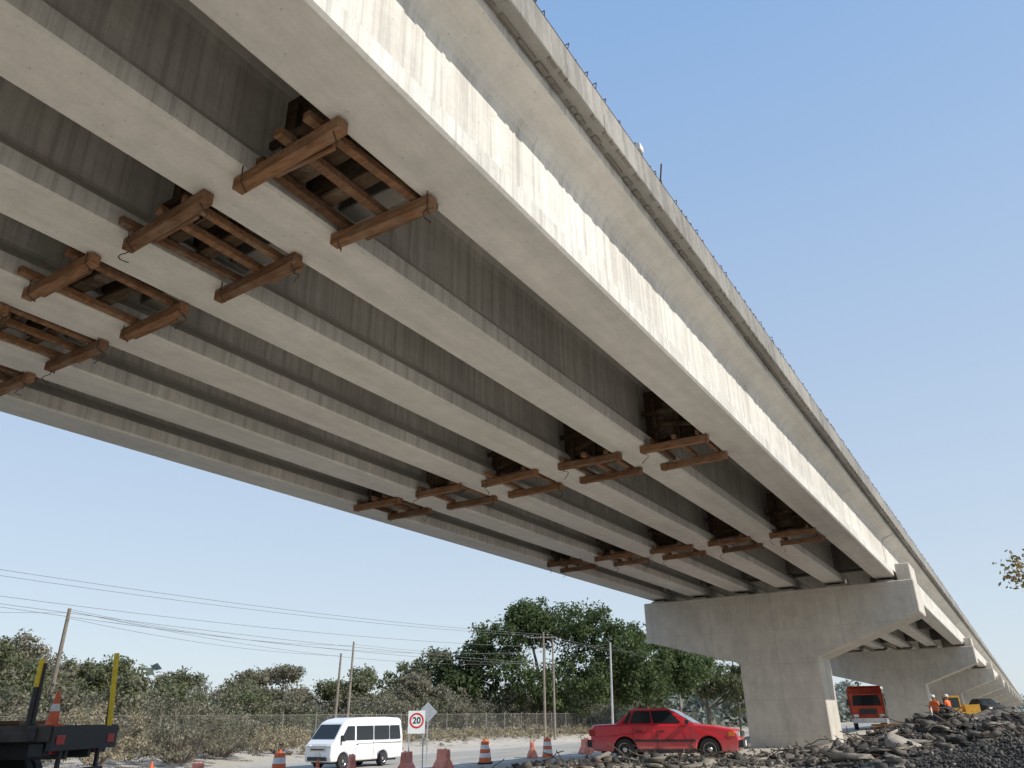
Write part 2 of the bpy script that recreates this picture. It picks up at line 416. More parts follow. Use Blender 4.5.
def sedan(name,loc,rot,paint):
    e=empty(name,loc,rot); hw=.81
    top=[(-2.08,.26),(-2.15,.40),(-2.16,.62),(-2.12,.90),(-2.05,.965),(-1.35,.985),(.86,.955),(1.45,.90),(2.02,.80),(2.12,.70),(2.16,.50),(2.10,.24)]
    wx=[1.30,-1.13]; r=.295
    pr=sideprofile(top,wx,r,.24)
    b=Bd()
    def sl(y,sh): return [(x*(1-.012*sh),y*(1-.05*max(0,(z-.6)/.4)**1.5),z-.012*sh*(1 if z>.7 else 0)) for x,z in pr]
    b.loft([sl(-hw,1.6),sl(-hw+.10,.3),sl(-.3,0),sl(.3,0),sl(hw-.10,.3),sl(hw,1.6)],paint)
    b.build('body',e,bevel=.035,seg=3)
    g=Bd()
    zb,zt=.94,1.375; fb,ft,rb_,rt=.93,.22,-1.42,-.90; wb_,wt=.745,.575
    q=[(rb_,-wb_,zb),(fb,-wb_,zb),(fb,wb_,zb),(rb_,wb_,zb)]
    t=[(rt,-wt,zt-.02),(ft,-wt,zt-.02),(ft,wt,zt-.02),(rt,wt,zt-.02)]
    t2=[(rt+.1,-wt+.1,zt+.015),(ft-.1,-wt+.1,zt+.015),(ft-.1,wt-.1,zt+.015),(rt+.1,wt-.1,zt+.015)]
    g.loft([q,t,t2],paint); g.build('cabin',e,bevel=.03,seg=3)
    w=Bd()
    R_=[q[0],q[1],t[1],t[0]]; L_=[q[2],q[3],t[3],t[2]]
    F_=[q[1],q[2],t[2],t[1]]; K_=[q[3],q[0],t[0],t[3]]
    O=.018
    patch(w,R_,.50,.865,.10,.90,M_GLASS,O,.50,.93); patch(w,R_,.185,.475,.10,.90,M_GLASS,O,.10,.475); patch(w,R_,.09,.165,.10,.82,M_GLASS,O,.02,.07)
    patch(w,L_,.135,.50,.10,.90,M_GLASS,O,.07,.50); patch(w,L_,.525,.815,.10,.90,M_GLASS,O,.525,.90); patch(w,L_,.835,.91,.10,.82,M_GLASS,O,.93,.98)
    patch(w,F_,.05,.95,.06,.93,M_GLASS,O); patch(w,K_,.07,.93,.12,.92,M_GLASS,O)
    w.build('windows',e)
    d=Bd()
    d.bb(-1.9,1.9,-.55,.55,.2,.75,M_DARK)
    for sx in (-1,1):
        y=sx*(hw+.004)
        for x in (.80,-.16,-.86): d.bb(x-.006,x+.006,y-.008,y+.003,.30,.90,M_DARK)
        d.bb(-.82,.92,y-.015,y+.012,.50,.56,M_DARK)
        d.bb(-.80,.95,y-.02,y+.004,.235,.31,M_DARK)
        for x in (-.02,-.70): d.bb(x-.09,x+.09,y-.03,y+.022,.765,.795,M_DARK)
        d.box((.74,sx*(hw+.06),1.0),(.10,.17,.12),M_DARK)
        d.bb(1.98,2.145,sx*.52,sx*.785,.62,.75,M_LAMP); d.bb(1.85,2.02,sx*.79,sx*.822,.63,.74,M_AMBER)
        d.bb(-2.175,-2.0,sx*.45,sx*.80,.66,.84,M_TAIL)
    d.bb(2.08,2.185,-.50,.50,.62,.75,M_DARK); d.bb(2.03,2.23,-.80,.80,.34,.53,M_DARK); d.bb(-2.24,-2.05,-.80,.80,.36,.56,M_DARK)
    d.bb(2.225,2.238,-.17,.17,.36,.50,M_SIGNW); d.bb(-2.19,-2.165,-.17,.17,.66,.80,M_SIGNW)
    d.cyl((.75,-.68,1.0),(.45,-.70,1.75),.006,.004,M_DARK,4)
    d.build('trim',e,bevel=.008,seg=1)
    wh=Bd()
    for x in wx:
        for sx in (-1,1): wheel(wh,x,sx*(hw-.10),r,.18,sx)
    wh.build('wheels',e)
    return e
sedan('parked_sedan',(-9.3,23.3,.345),math.radians(12),M_RED)

def van(name,loc,rot):
    e=empty(name,loc,rot); hw=.85
    top=[(-2.50,.32),(-2.54,.6),(-2.52,1.3),(-2.42,2.02),(-2.30,2.14),(-1.2,2.19),(.8,2.17),(1.35,2.10),(1.70,1.96),(2.28,1.22),(2.46,1.06),(2.54,.85),(2.55,.5),(2.50,.30)]
    wx=[1.70,-1.05]; r=.32; pr=sideprofile(top,wx,r,.30)
    b=Bd(); ins=lambda z:1-.13*max(0,(z-1.1)/1.15)**1.6
    b.loft([[(x,s_*hw*ins(z),z) for x,z in pr] for s_ in (-1,1)],M_WHITE)
    b.build('body',e,bevel=.07,seg=3)
    d=Bd(); 
    for sx in (-1,1):
        def sw(x0,x1,x0t,x1t,z0=1.18,z1=1.80):
            vs=[]
            for x,z in ((x0,z0),(x1,z0),(x1t,z1),(x0t,z1)):
                vs.append((x,sx*(hw*ins(z)+.012),z))
            mid=[((vs[0][0]+vs[3][0])/2,sx*(hw*ins((z0+z1)/2)+.012),(z0+z1)/2),((vs[1][0]+vs[2][0])/2,sx*(hw*ins((z0+z1)/2)+.012),(z0+z1)/2)]
            d.add([vs[0],vs[1],mid[1],mid[0]],[(0,1,2,3)],M_GLASS); d.add([mid[0],mid[1],vs[2],vs[3]],[(0,1,2,3)],M_GLASS)
        sw(1.02,1.98,1.02,1.50); sw(-.28,.90,-.28,.90); sw(-1.45,-.36,-1.45,-.36); sw(-2.32,-1.53,-2.24,-1.53)
        y=sx*(hw+.003)
        for x in (.96,-.32): d.bb(x-.008,x+.008,y-.004,y+.004,.35,1.15,M_DARK)
        d.bb(-2.4,.9,y-.006,y+.008,1.02,1.04,M_DARK)
        d.bb(.80,.90,y-.01,y+.03,.98,1.02,M_DARK)
        d.box((1.92,sx*(hw+.12),1.28),(.12,.20,.26),M_DARK)
        d.box((2.42,sx*.66,.93),(.24,.34,.22),M_LAMP,Matrix.Rotation(.3,3,'Y'))
        d.bb(-2.56,-2.45,sx*.66,sx*.80,.8,1.3,M_TAIL)
    d.add([(2.262,-.74,1.27),(2.262,.74,1.27),(1.79,.66,1.88),(1.79,-.66,1.88)],[(0,1,2,3)],M_GLASS)
    d.bb(2.50,2.575,-.5,.5,.76,.98,M_CHROME); d.bb(2.52,2.59,-.42,.42,.80,.86,M_DARK); d.bb(2.50,2.585,-.6,.6,.36,.52,M_DARK); d.bb(2.585,2.592,-.2,.2,.54,.66,M_REFL)
    d.add([(-2.545,-.62,1.2),(-2.545,.62,1.2),(-2.49,.56,1.80),(-2.49,-.56,1.80)],[(0,1,2,3)],M_GLASS)
    d.bb(-2.3,2.3,-.6,.6,.22,.9,M_DARK)
    d.build('windows_and_trim',e)
    wh=Bd()
    for x in wx:
        for sx in (-1,1): wheel(wh,x,sx*(hw-.11),r,.2,sx)
    wh.build('wheels',e)
van('passenger_van',(-28.3,30.4,-.49),math.radians(-90))

def flatbed(loc,rot):
    e=empty('flatbed_truck',loc,rot)
    b=Bd(); zb=1.30
    b.bb(-7,0,-1.22,1.22,zb,zb+.09,M_PLY)
    for s_ in (-1,1):
        b.bb(-7,.03,s_*1.22-.04,s_*1.22+.04,zb-.14,zb+.12,M_DUSTDARK)
        b.bb(-6.9,-.05,s_*.42-.05,s_*.42+.05,.85,zb-.02,M_DARK)
        for k in range(8): b.bb(-.7-k*.85-.04,-.7-k*.85+.04,s_*.42,s_*1.20,zb-.12,zb-.01,M_DARK)
        b.bb(-6.2,-3.9,s_*1.12-.05,s_*1.12+.05,.62,1.10,M_DUSTDARK)
        b.bb(-.35,-.10,s_*.6,s_*1.15,.92,1.12,M_DARK); b.bb(-.10,-.08,s_*.65,s_*.95,.95,1.08,M_TAIL)
        b.bb(-2.9,-.9,s_*.78,s_*1.20,1.10,1.125,M_DARK)
        for x in (-1.2,-1.9,-2.6,-3.3,-4.5): b.bb(x-.05,x+.05,s_*1.262,s_*1.268,zb-.08,zb-.03,M_AMBER if x<-2 else M_TAIL)
        for x in (-.25,-.95,-1.65): b.box((x,s_*1.29,zb-.02),(.12,.06,.20),M_DARK)
        b.bb(.062,.075,s_*.80,s_*1.08,zb-.2,zb-.05,M_TAIL)
    b.bb(-.02,.06,-1.22,1.22,zb-.30,zb+.10,M_DARK); b.bb(-.05,.03,-.9,.9,.55,.68,M_DARK); 
    for s_ in(-.7,.7): b.bb(-.06,-.0,s_-.04,s_+.04,.6,1.2,M_DARK)
    b.bb(-7.05,-6.95,-1.2,1.2,zb,zb+1.1,M_DUSTDARK)
    for k in range(6):
        b.box((-3.6+random.uniform(-.3,.3),-.9+.34*k,zb+.125+.05*(k%2)),(4.4,.27,.07),M_TIMBER,Matrix.Rotation(random.uniform(-.03,.03),3,'Z'))
    b.build('bed_and_frame',e,bevel=.01,seg=1)
    w=Bd()
    for x in (-1.7,-2.9,-7.9):
        for s_ in (-1,1):
            wheel(w,x,s_*1.0,.48,.28,s_,M_DUSTDARK)
            if x>-5: wheel(w,x,s_*.68,.48,.26,s_,M_DUSTDARK)
    w.build('wheels',e)
    c=Bd(); c.loft([[(x,y,z) for x,z in [(-7.3,.8),(-7.3,2.7),(-8.5,2.75),(-8.85,1.8),(-9.1,1.6),(-9.2,.6),(-8.5,.6),(-8.2,.95),(-7.6,.95)]] for y in (-1.15,1.15)],M_WHITE)
    c.bb(-8.3,-7.6,-1.165,1.165,1.75,2.4,M_GLASS); c.build('cab',e,bevel=.06)
    p=Bd()
    x,y,t=-.42,-1.20,.0
    p.cyl((x,y,zb-.1),(x+t,y,zb+.75),.05,.05,M_DARK,10); p.cyl((x+t,y,zb+.75),(x+t*1.6,y,zb+1.22),.05,.05,M_YEL,10)
    p.cyl((x+.09,y,zb-.05),(x+.07+t,y,zb+1.15),.03,.03,M_DARK,8)
    x,y=-.10,1.18
    p.cyl((x,y,zb-.1),(x-.14,y,zb+1.50),.052,.052,M_YEL,10); p.cyl((x-.08,y,zb),(x-.12,y,zb+.7),.02,.02,M_DARK,8)
    p.build('stakes',e)
    return e
flatbed((-15.3,8.97,.10),math.radians(33))

def cone(loc,h=.72,name='traffic_cone'):
    b=Bd()
    b.box((0,0,.02),(h*.5,h*.5,.04),M_ORANGE)
    R=h*.19; r1=.03
    def rr(t): return R+(r1-R)*t
    for a,c,m in ((.05,.42,M_ORANGE),(.42,.62,M_REFL),(.62,.98,M_ORANGE)):
        b.cyl((0,0,a*h),(0,0,c*h),rr(a),rr(c),m,16)
    o=b.build(name); o.location=loc; return o
cone((-16.1,8.75,1.492),.66)
def drum(loc):
    b=Bd()
    b.lathe((0,0,0),[(.36,0),(.36,.07),(.30,.08)],M_BLACK,18)
    prof=[(.29,.08),(.285,.27),(.265,.29),(.262,.46),(.245,.48),(.24,.64),(.225,.66),(.22,.83),(.205,.85),(.19,1.0)]
    ms=[M_ORANGE,M_ORANGE,M_REFL,M_REFL,M_ORANGE,M_ORANGE,M_REFL,M_REFL,M_ORANGE]
    for i in range(9): b.lathe((0,0,0),[prof[i],prof[i+1]],ms[i],18)
    b.lathe((0,0,0),[(.06,1.0),(.06,1.10)],M_ORANGE,8)
    o=b.build('traffic_drum',smooth=False); o.location=loc
for p in ((-23.2,34.1,-.49),(-22.4,38.9,-.49),(-23.2,21.0,-.49),(-26.0,56,-.49),(-23.7,34.9,-.49)): drum(p)
def barrier(loc,rot):
    b=Bd()
    pr=[(-.27,0),(-.27,.10),(-.20,.30),(-.11,.42),(-.085,.82),(.085,.82),(.11,.42),(.20,.30),(.27,.10),(.27,0)]
    b.loft([[(x*s_,y+(.0 if z<.3 else -.08*math.copysign(1,y)),z*zs_) for x,z in pr] for y,s_,zs_ in ((-.62,.8,.93),(-.54,1,1),(.54,1,1),(.62,.8,.93))],M_BARR)
    for y in (-.35,.35): b.bb(-.275,.275,y-.12,y+.12,.0,.09,M_DARK)
    b.cyl((0,-.2,.81),(0,-.2,.86),.05,.05,M_BARR,8)
    o=b.build('traffic_barrier',bevel=.02); o.location=loc; o.rotation_euler=(0,0,rot+random.uniform(-.35,.35))
for x,y,r in ((-22.7,24.2,.9),(-22.2,26.9,.7),(-22.5,29.8,.8),(-24.2,40.3,.8),(-23.6,17.9,.9),(-24.4,47.5,.8),(-23.4,45.2,.6)): barrier((x,y,-.49),r)
cone((-23.9,16.4,-.49),.95); cone((-22.6,22.3,-.49),.75)

def sign20(loc,rot):
    e=empty('speed_limit_sign',loc,rot)
    b=Bd(); b.box((0,0,1.93),(.74,.02,.92),M_SIGNW)
    b.bb(-.33,-.28,.012,.05,0,2.3,M_SIGNBACK); b.bb(.28,.33,.012,.05,0,2.3,M_SIGNBACK)
    b.bb(-.4,.4,-.3,.3,.0,.05,M_SIGNBACK)
    n=40; vs=[];fs=[]
    for i in range(n):
        t=2*math.pi*i/n
        for r in (.24,.315): vs.append((r*math.cos(t),-.014,1.99+r*math.sin(t)))
    for i in range(n): j=(i+1)%n; fs.append((2*i,2*i+1,2*j+1,2*j))
    b.add(vs,fs,M_SIGNR); b.build('panel',e)
    cu=bpy.data.curves.new('numerals','FONT'); cu.body='20'; cu.size=.36; cu.align_x='CENTER'; cu.align_y='CENTER'; cu.extrude=.002; cu.offset=.008
    cu.materials.append(M_SIGNB); o=bpy.data.objects.new('numerals',cu); COL.objects.link(o); o.parent=e
    o.location=(0,-.016,1.99); o.rotation_euler=(math.pi/2,0,0)
sign20((-22.95,28.4,-.49),math.radians(38))
e=empty('diamond_warning_sign',(-24.7,31.4,-.49),math.radians(30))
b=Bd(); b.box((0,0,2.35),(.66,.02,.66),M_SIGNBACK,Matrix.Rotation(math.pi/4,3,'Y')); b.bb(-.03,.03,.012,.06,0,2.5,M_SIGNBACK); b.build('panel_and_post',e)

def dumptruck(loc,rot):
    e=empty('red_dump_truck',loc,rot)
    b=Bd()
    b.loft([[(x,y,z) for x,z in [(2.6,.7),(2.6,1.0),(2.75,1.25),(2.62,1.7),(2.3,2.55),(1.2,2.6),(1.1,.7)]] for y in (-1.12,1.12)],M_TRUCKRED)
    b.build('cab',e,bevel=.06)
    d=Bd()
    d.add([(2.648,-.98,1.72),(2.648,.98,1.72),(2.36,.9,2.45),(2.36,-.9,2.45)],[(0,1,2,3)],M_GLASS)
    for s_ in (-1,1):
        d.add([(1.5,s_*1.128,1.65),(2.45,s_*1.128,1.65),(2.22,s_*1.128,2.35),(1.5,s_*1.128,2.35)],[(0,1,2,3)],M_GLASS)
        d.bb(2.72,2.80,s_*.72,s_*1.05,.92,1.12,M_LAMP); d.box((2.65,s_*1.32,1.95),(.10,.16,.42),M_DARK)
        d.bb(-3.8,1.0,s_*.4,s_*.5,.75,1.0,M_DARK)
    d.bb(2.70,2.86,-1.15,1.15,.52,.85,M_REFL); d.bb(2.70,2.78,-.6,.6,1.12,1.5,M_DARK)
    d.build('cab_details',e)
    k=Bd()
    k.loft([[(x,y,z) for x,z in [(.9,1.1),(1.0,3.0),(1.6,3.05),(1.6,3.12),(.9,3.12),(-3.9,2.9),(-4.0,1.15)]] for y in (-1.2,1.2)],M_TRUCKRED)
    for x in (.4,-.5,-1.4,-2.3,-3.2):
        for s_ in(-1,1): k.bb(x-.05,x+.05,s_*1.2,s_*1.27,1.15,2.95,M_TRUCKRED)
    k.build('tipper_body',e,bevel=.02)
    w=Bd()
    for x in (1.9,-1.6,-2.9):
        for s_ in(-1,1): wheel(w,x,s_*1.0,.5,.3,s_,M_DUSTDARK)
    w.build('wheels',e)
dumptruck((-10.8,69,.33),math.radians(-80))
sd=sedan('dark_parked_car',(-4.0,100,.9),math.radians(-60),M_DARK); sd.scale=(1.2,1.2,1.35)

# small excavator beyond the second pier
e=empty('excavator',(-5.6,84,float(G(-5.6,84))),math.radians(200))
b=Bd()
for s_ in (-1,1):
    b.loft([[(x,s_*.95+dy,z) for x,z in [(-1.5,.2),(-1.3,0),(1.3,0),(1.5,.2),(1.5,.45),(1.3,.6),(-1.3,.6),(-1.5,.45)]] for dy in (-.2,.2)],M_DARK)
b.bb(-1.5,1.2,-1.0,1.0,.7,1.15,M_MACH); b.bb(-1.6,-.4,-1.0,1.0,1.15,1.75,M_MACH); b.cyl((0,0,.4),(0,0,.72),.5,.5,M_DARK,16)
b.bb(-.1,1.1,.15,1.0,1.15,2.5,M_MACH); b.bb(.0,1.112,.22,.93,1.55,2.35,M_GLASS); b.bb(0,1.0,.995,1.012,1.5,2.35,M_GLASS)
for p0,p1,w0 in (((1.0,-.2,1.1),(2.6,-.2,2.9),.16),((2.6,-.2,2.9),(4.0,-.2,2.5),.14),((4.0,-.2,2.5),(4.2,-.2,1.1),.12)):
    b.cyl(p0,p1,w0,w0*.8,M_MACH,6)
b.cyl((1.2,-.2,1.4),(2.2,-.2,2.3),.06,.06,M_CHROME,8)
b.loft([[(x,y,z) for x,z in [(4.0,1.2),(4.5,1.0),(4.3,.4),(3.7,.3),(3.8,.5)]] for y in (-.6,.2)],M_DUSTDARK)
b.build('machine',e,bevel=.03,seg=1)
# timber stack
b=Bd()
for i in range(26):
    b.box((random.uniform(-.2,.2),-.8+.27*(i%7)+random.uniform(-.03,.03),.08+.13*(i//7)),(3.0+random.uniform(-.4,.4),.2,.10),M_TIMBER,Matrix.Rotation(random.uniform(-.1,.1),3,'Z'))
o=b.build('timber_stack'); o.location=(-4.9,43.0,float(G(-4.9,43.0))); o.rotation_euler=(0,0,.3)

def worker(loc,rot):
    e=empty('construction_worker',loc,rot)
    J=[((0,0,.95),.15),((0,0,1.15),.15),((0,0,1.38),.17),((0,0,1.50),.065),
       ((0,.19,1.40),.07),((.05,.27,1.13),.05),((.22,.24,.95),.038),((0,-.19,1.40),.07),((.05,-.27,1.13),.05),((.22,-.22,.97),.038),
       ((0,.10,.88),.10),((.08,.12,.48),.075),((0,.13,.08),.05),((.14,.14,.04),.045),((0,-.10,.88),.10),((.0,-.12,.48),.075),((-.12,-.13,.08),.05),((.02,-.14,.04),.045)]
    E=[(0,1),(1,2),(2,3),(2,4),(4,5),(5,6),(2,7),(7,8),(8,9),(0,10),(10,11),(11,12),(12,13),(0,14),(14,15),(15,16),(16,17)]
    me=bpy.data.meshes.new('body'); me.from_pydata([j[0] for j in J],E,[]); me.update()
    o=bpy.data.objects.new('body',me); COL.objects.link(o); o.parent=e
    o.modifiers.new('s','SKIN'); 
    for i,j in enumerate(J): me.skin_vertices[0].data[i].radius=(j[1],j[1])
    me.skin_vertices[0].data[0].use_root=True
    o.modifiers.new('ss','SUBSURF').levels=1
    m,nt,b=newmat('work_clothes'); tc=N(nt,'ShaderNodeTexCoord'); sp=N(nt,'ShaderNodeSeparateXYZ'); L(nt,tc.outputs['Object'],sp.inputs[0])
    c=ramp(nt,sp.outputs[2],[(0,(.03,.02,.02)),(.10,(.06,.08,.14)),(.93,(.75,.13,.02))]); nt.nodes[-1].color_ramp.interpolation='CONSTANT'
    L(nt,c,b.inputs['Base Color']); me.materials.append(m)
    h=Bd(); h.lathe((0,0,1.52),[(.05,-.03),(.075,.02),(.09,.10),(.095,.16),(.085,.22)],M_SKIN,14)
    h.lathe((0,0,1.68),[(.14,0),(.125,.015),(.12,.06),(.085,.115),(.02,.135)],M_HELM,16)
    h.box((.095,0,1.62),(.03,.02,.035),M_SKIN)
    for s_ in(-.03,.03): h.box((.088,s_,1.645),(.01,.015,.01),M_DARK)
    for (hx,hy,hz) in ((.25,.24,.92),(.25,-.22,.94)):   # hands
        h.box((hx,hy,hz),(.05,.08,.09),M_SKIN,Matrix.Rotation(-.5,3,'Y'))
        for q in range(4): h.cyl((hx+.02,hy-.03+.02*q,hz-.04),(hx+.045,hy-.03+.02*q,hz-.10+.006*abs(q-1)),.009,.007,M_SKIN,5)
        h.cyl((hx,hy+.04,hz),(hx+.05,hy+.06,hz-.05),.010,.008,M_SKIN,5)
    h.build('head_and_hands',e)
worker((-4.6,52.5,float(G(-4.6,52.5))-.02),math.radians(-100))
worker((-4.1,55.0,float(G(-4.1,55.0))-.02),math.radians(150))

# ------------------------------------------------------------------ foliage
def leafmesh(name,clumps,per,size,mat,parent=None,flat=.6):
    cl=np.array(clumps); n=len(cl)*per
    c=np.repeat(cl,per,axis=0)
    d=RNG.normal(size=(n,3)); d/=np.linalg.norm(d,axis=1)[:,None]
    rad=c[:,3:4]*RNG.random((n,1))**.6*1.15
    p=c[:,:3]+d*rad*np.array([1,1,.75])
    nrm=d*.5+RNG.normal(size=(n,3))*.7+np.array([0,0,.4]); nrm/=np.linalg.norm(nrm,axis=1)[:,None]
    a=np.cross(nrm,RNG.normal(size=(n,3))); a/=np.linalg.norm(a,axis=1)[:,None]; b_=np.cross(nrm,a)
    s=size*(.6+.8*RNG.random((n,1)))
    q=np.stack([p-a*s,p-b_*s*flat*.7,p+a*s,p+b_*s*flat],1).reshape(-1,3)
    f=np.arange(4*n).reshape(n,4)
    me=bpy.data.meshes.new(name); npmesh(me,q,f); me.materials.append(mat)
    o=bpy.data.objects.new(name,me); COL.objects.link(o)
    if parent: o.parent=parent
    return o
def lobes_clumps(lobes,nper,rc):
    out=[]
    for (x,y,z,rx,ry,rz) in lobes:
        for _ in range(nper):
            d=RNG.normal(size=3); d/=np.linalg.norm(d); t=RNG.random()**.4
            out.append((x+d[0]*rx*t,y+d[1]*ry*t,z+d[2]*rz*t,rc*(.6+.8*RNG.random())))
    return out
def tree(name,base,lobes,nper,rc,per,size,mat,tr=.3):
    e=empty(name,base)
    cl=lobes_clumps(lobes,nper,rc)
    leafmesh('crown',cl,per,size,mat,e)
    b=Bd(); 
    fork=Vector((0,0,min(l[2] for l in lobes)*.45))
    b.cyl((0,0,-.3),fork,tr,tr*.75,M_BARK,8)
    for l in lobes:
        c=Vector(l[:3]); mid=fork.lerp(c,.5)+Vector((random.uniform(-.3,.3),random.uniform(-.3,.3),.2))
        b.cyl(fork,mid,tr*.5,tr*.33,M_BARK,6); b.cyl(mid,c,tr*.33,tr*.12,M_BARK,6)
        for _ in range(4):
            q=random.choice(cl); qv=Vector(q[:3])
            if (qv-c).length<l[3]*1.3: b.cyl(c.lerp(mid,random.random()*.5),qv,tr*.12,tr*.04,M_BARK,5)
    b.build('trunk_and_limbs',e)
    return e
def rl(n,R,h0,h1,r):
    o=[]
    for i in range(n):
        t=2*math.pi*i/n+random.uniform(-.4,.4); q=R*random.uniform(.4,1)
        z=random.uniform(h0,h1); k=r*random.uniform(.75,1.15)
        o.append((q*math.cos(t),q*math.sin(t),z,k,k,k*.75))
    return o
tree('broadleaf_tree',(-46,80,0),[(0,0,11.6,4,4,2.8),(-4,-3,9.5,4,4,3),(4,3,10.6,4.2,4,3),(-7,-5,6,3.5,3.5,3.4),(7.5,4.5,8.6,3.8,3.5,3.6),(0,-3,5.5,5,4,3.5),(3,1,5,5,4,3),(-2,-1,12.6,2.4,2.4,1.6),(9,6,5,4,4,3.4)],62,1.05,85,.19,M_LEAFG,.5)
tree('broadleaf_tree',(-38,90,0),[(0,0,8.2,4,4,3),(4,3,6.5,4,4,3),(-3,-2,6,4,4,3),(2,5,7,3,3,2.5)],60,1.0,75,.2,M_LEAFG,.4)
tree('broadleaf_tree',(-35.5,104,0),[(0,0,6.6,4,4,3),(3.5,2,5,4,4,3),(-3,-2,7.4,3,3,2.3),(5,7,5.5,4,4,3)],50,1.0,60,.24,M_LEAFM,.35)
tree('broadleaf_tree',(-57,74,0),[(0,0,6.6,3.5,3.5,2.4),(-3,-2,5.2,3,3,2.4),(3.5,2,5.5,3,3,2.5)],50,.9,60,.21,M_LEAFM,.3)
for (x,y,h,mt) in ((-67,34,9.6,M_LEAFD),(-61,29,7.2,M_LEAFM),(-64,31,8.4,M_LEAFD),(-63,38,7.2,M_LEAFM),(-66,46,6.4,M_LEAFM),(-60,50,6.2,M_LEAFD),(-55,58,6.4,M_LEAFM),(-53,66,6.2,M_LEAFD),(-62,55,7.0,M_LEAFD)):
    tree('roadside_tree',(x,y,0),rl(7,h*.38,h*.45,h*.85,h*.2),28,.6,60,.135,mt,.18)
cl=[];cl2=[]
for i in range(270):
    y=random.uniform(8,128); x=-46.5-random.expovariate(1/7.0)
    h=random.uniform(2.0,4.8)+min(1.8,(-46-x)*.1)
    R=h*random.uniform(.35,.6)
    tgt=cl if random.random()<.74 else cl2
    for _ in range(int(8+h*3)):
        t=random.uniform(0,6.28); q=R*random.random()**.5
        tgt.append((x+q*math.cos(t),y+q*math.sin(t),h*random.uniform(.1,1)*(1-.25*q/R),.6*random.uniform(.6,1.4)))
leafmesh('roadside_scrub_vegetation',cl,46,.125,M_LEAFD)
leafmesh('green_scrub_vegetation',cl2,46,.13,M_LEAFM)
def bush(loc,h,R,mat,n=60):
    e=empty('dry_bush',loc); c=[]
    b=Bd()
    for _ in range(n):
        t=random.uniform(0,6.28); q=R*random.random()**.5; z=h*random.uniform(.15,1)*(1-.35*(q/R)**2)
        c.append((q*math.cos(t),q*math.sin(t),z,.34*random.uniform(.6,1.4)))
        if random.random()<.7: b.cyl((q*.2*math.cos(t),q*.2*math.sin(t),0),(q*math.cos(t),q*math.sin(t),z+.3),.02,.006,M_BARK,4)
    leafmesh('foliage',c,60,.065,mat,e); b.build('twigs',e)
bush((-37.2,27.0,-.3),3.0,2.7,M_LEAFD,130); bush((-39,31,-.2),2.3,2.2,M_LEAFD,80); bush((-38,23,-.2),2.8,2.2,M_DRY,80); bush((-40,36,-.1),1.6,2,M_DRY,60)
bush((-41,20,-.1),2.8,2.4,M_LEAFD,80)
w=[]
for i in range(1300):
    y=random.uniform(18,120); x=-43+random.gauss(0,2.4)
    if x>-36.5: continue
    w.append((x,y,float(G(x,y))+random.uniform(.05,.8),.32*random.uniform(.5,1.3)))
leafmesh('roadside_weeds',w,26,.09,M_DRY)
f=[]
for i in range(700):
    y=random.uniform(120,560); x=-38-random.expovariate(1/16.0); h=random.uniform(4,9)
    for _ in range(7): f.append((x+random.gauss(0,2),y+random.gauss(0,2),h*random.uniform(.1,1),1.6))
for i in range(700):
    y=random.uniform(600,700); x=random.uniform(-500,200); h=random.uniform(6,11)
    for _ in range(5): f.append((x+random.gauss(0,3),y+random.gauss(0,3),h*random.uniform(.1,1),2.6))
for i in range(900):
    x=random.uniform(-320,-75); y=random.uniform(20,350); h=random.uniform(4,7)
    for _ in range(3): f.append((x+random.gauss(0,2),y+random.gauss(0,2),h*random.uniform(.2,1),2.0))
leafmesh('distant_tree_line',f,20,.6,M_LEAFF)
tree('small_leafy_tree',(2.75,18.3,.3),[(0,0,4.1,1.5,1.5,1.1),(-1.35,.3,3.8,1.25,1.0,.6),(.6,-.5,4.9,1.1,1.1,.8)],40,.26,24,.055,M_LEAFW,.11)

e=empty('chain_link_fence',(-42,0,0))
m,nt,b=newmat('chain_link'); tc=N(nt,'ShaderNodeTexCoord'); sp=N(nt,'ShaderNodeSeparateXYZ'); L(nt,tc.outputs['Object'],sp.inputs[0])
outs=[]
for sg in (1,-1):
    a=N(nt,'ShaderNodeMath',operation='MULTIPLY_ADD'); a.inputs[1].default_value=sg; L(nt,sp.outputs[1],a.inputs[0]); L(nt,sp.outputs[2],a.inputs[2])
    s_=N(nt,'ShaderNodeMath',operation='MULTIPLY_ADD'); s_.inputs[1].default_value=9; s_.inputs[2].default_value=500; L(nt,a.outputs[0],s_.inputs[0])
    fr=N(nt,'ShaderNodeMath',operation='FRACT'); L(nt,s_.outputs[0],fr.inputs[0])
    lt=N(nt,'ShaderNodeMath',operation='LESS_THAN'); lt.inputs[1].default_value=.07; L(nt,fr.outputs[0],lt.inputs[0]); outs.append(lt.outputs[0])
mx=N(nt,'ShaderNodeMath',operation='MAXIMUM'); L(nt,outs[0],mx.inputs[0]); L(nt,outs[1],mx.inputs[1])
L(nt,mx.outputs[0],b.inputs['Alpha']); b.inputs['Base Color'].default_value=(.24,.23,.21,1)
fb=Bd(); fb.add([(0,14,-.1),(0,130,-.1),(0,130,1.95),(0,14,1.95)],[(0,1,2,3)],m); fb.build('mesh',e)
fp=Bd()
for k in range(39):
    y=14+3*k; fp.cyl((0,y,-.4),(random.uniform(-.06,.06),y+random.uniform(-.06,.06),2.1),.035,.035,M_FENCE,6)
fp.cyl((0,14,1.97),(0,130,1.97),.016,.016,M_FENCE,5); fp.build('posts_and_rail',e)

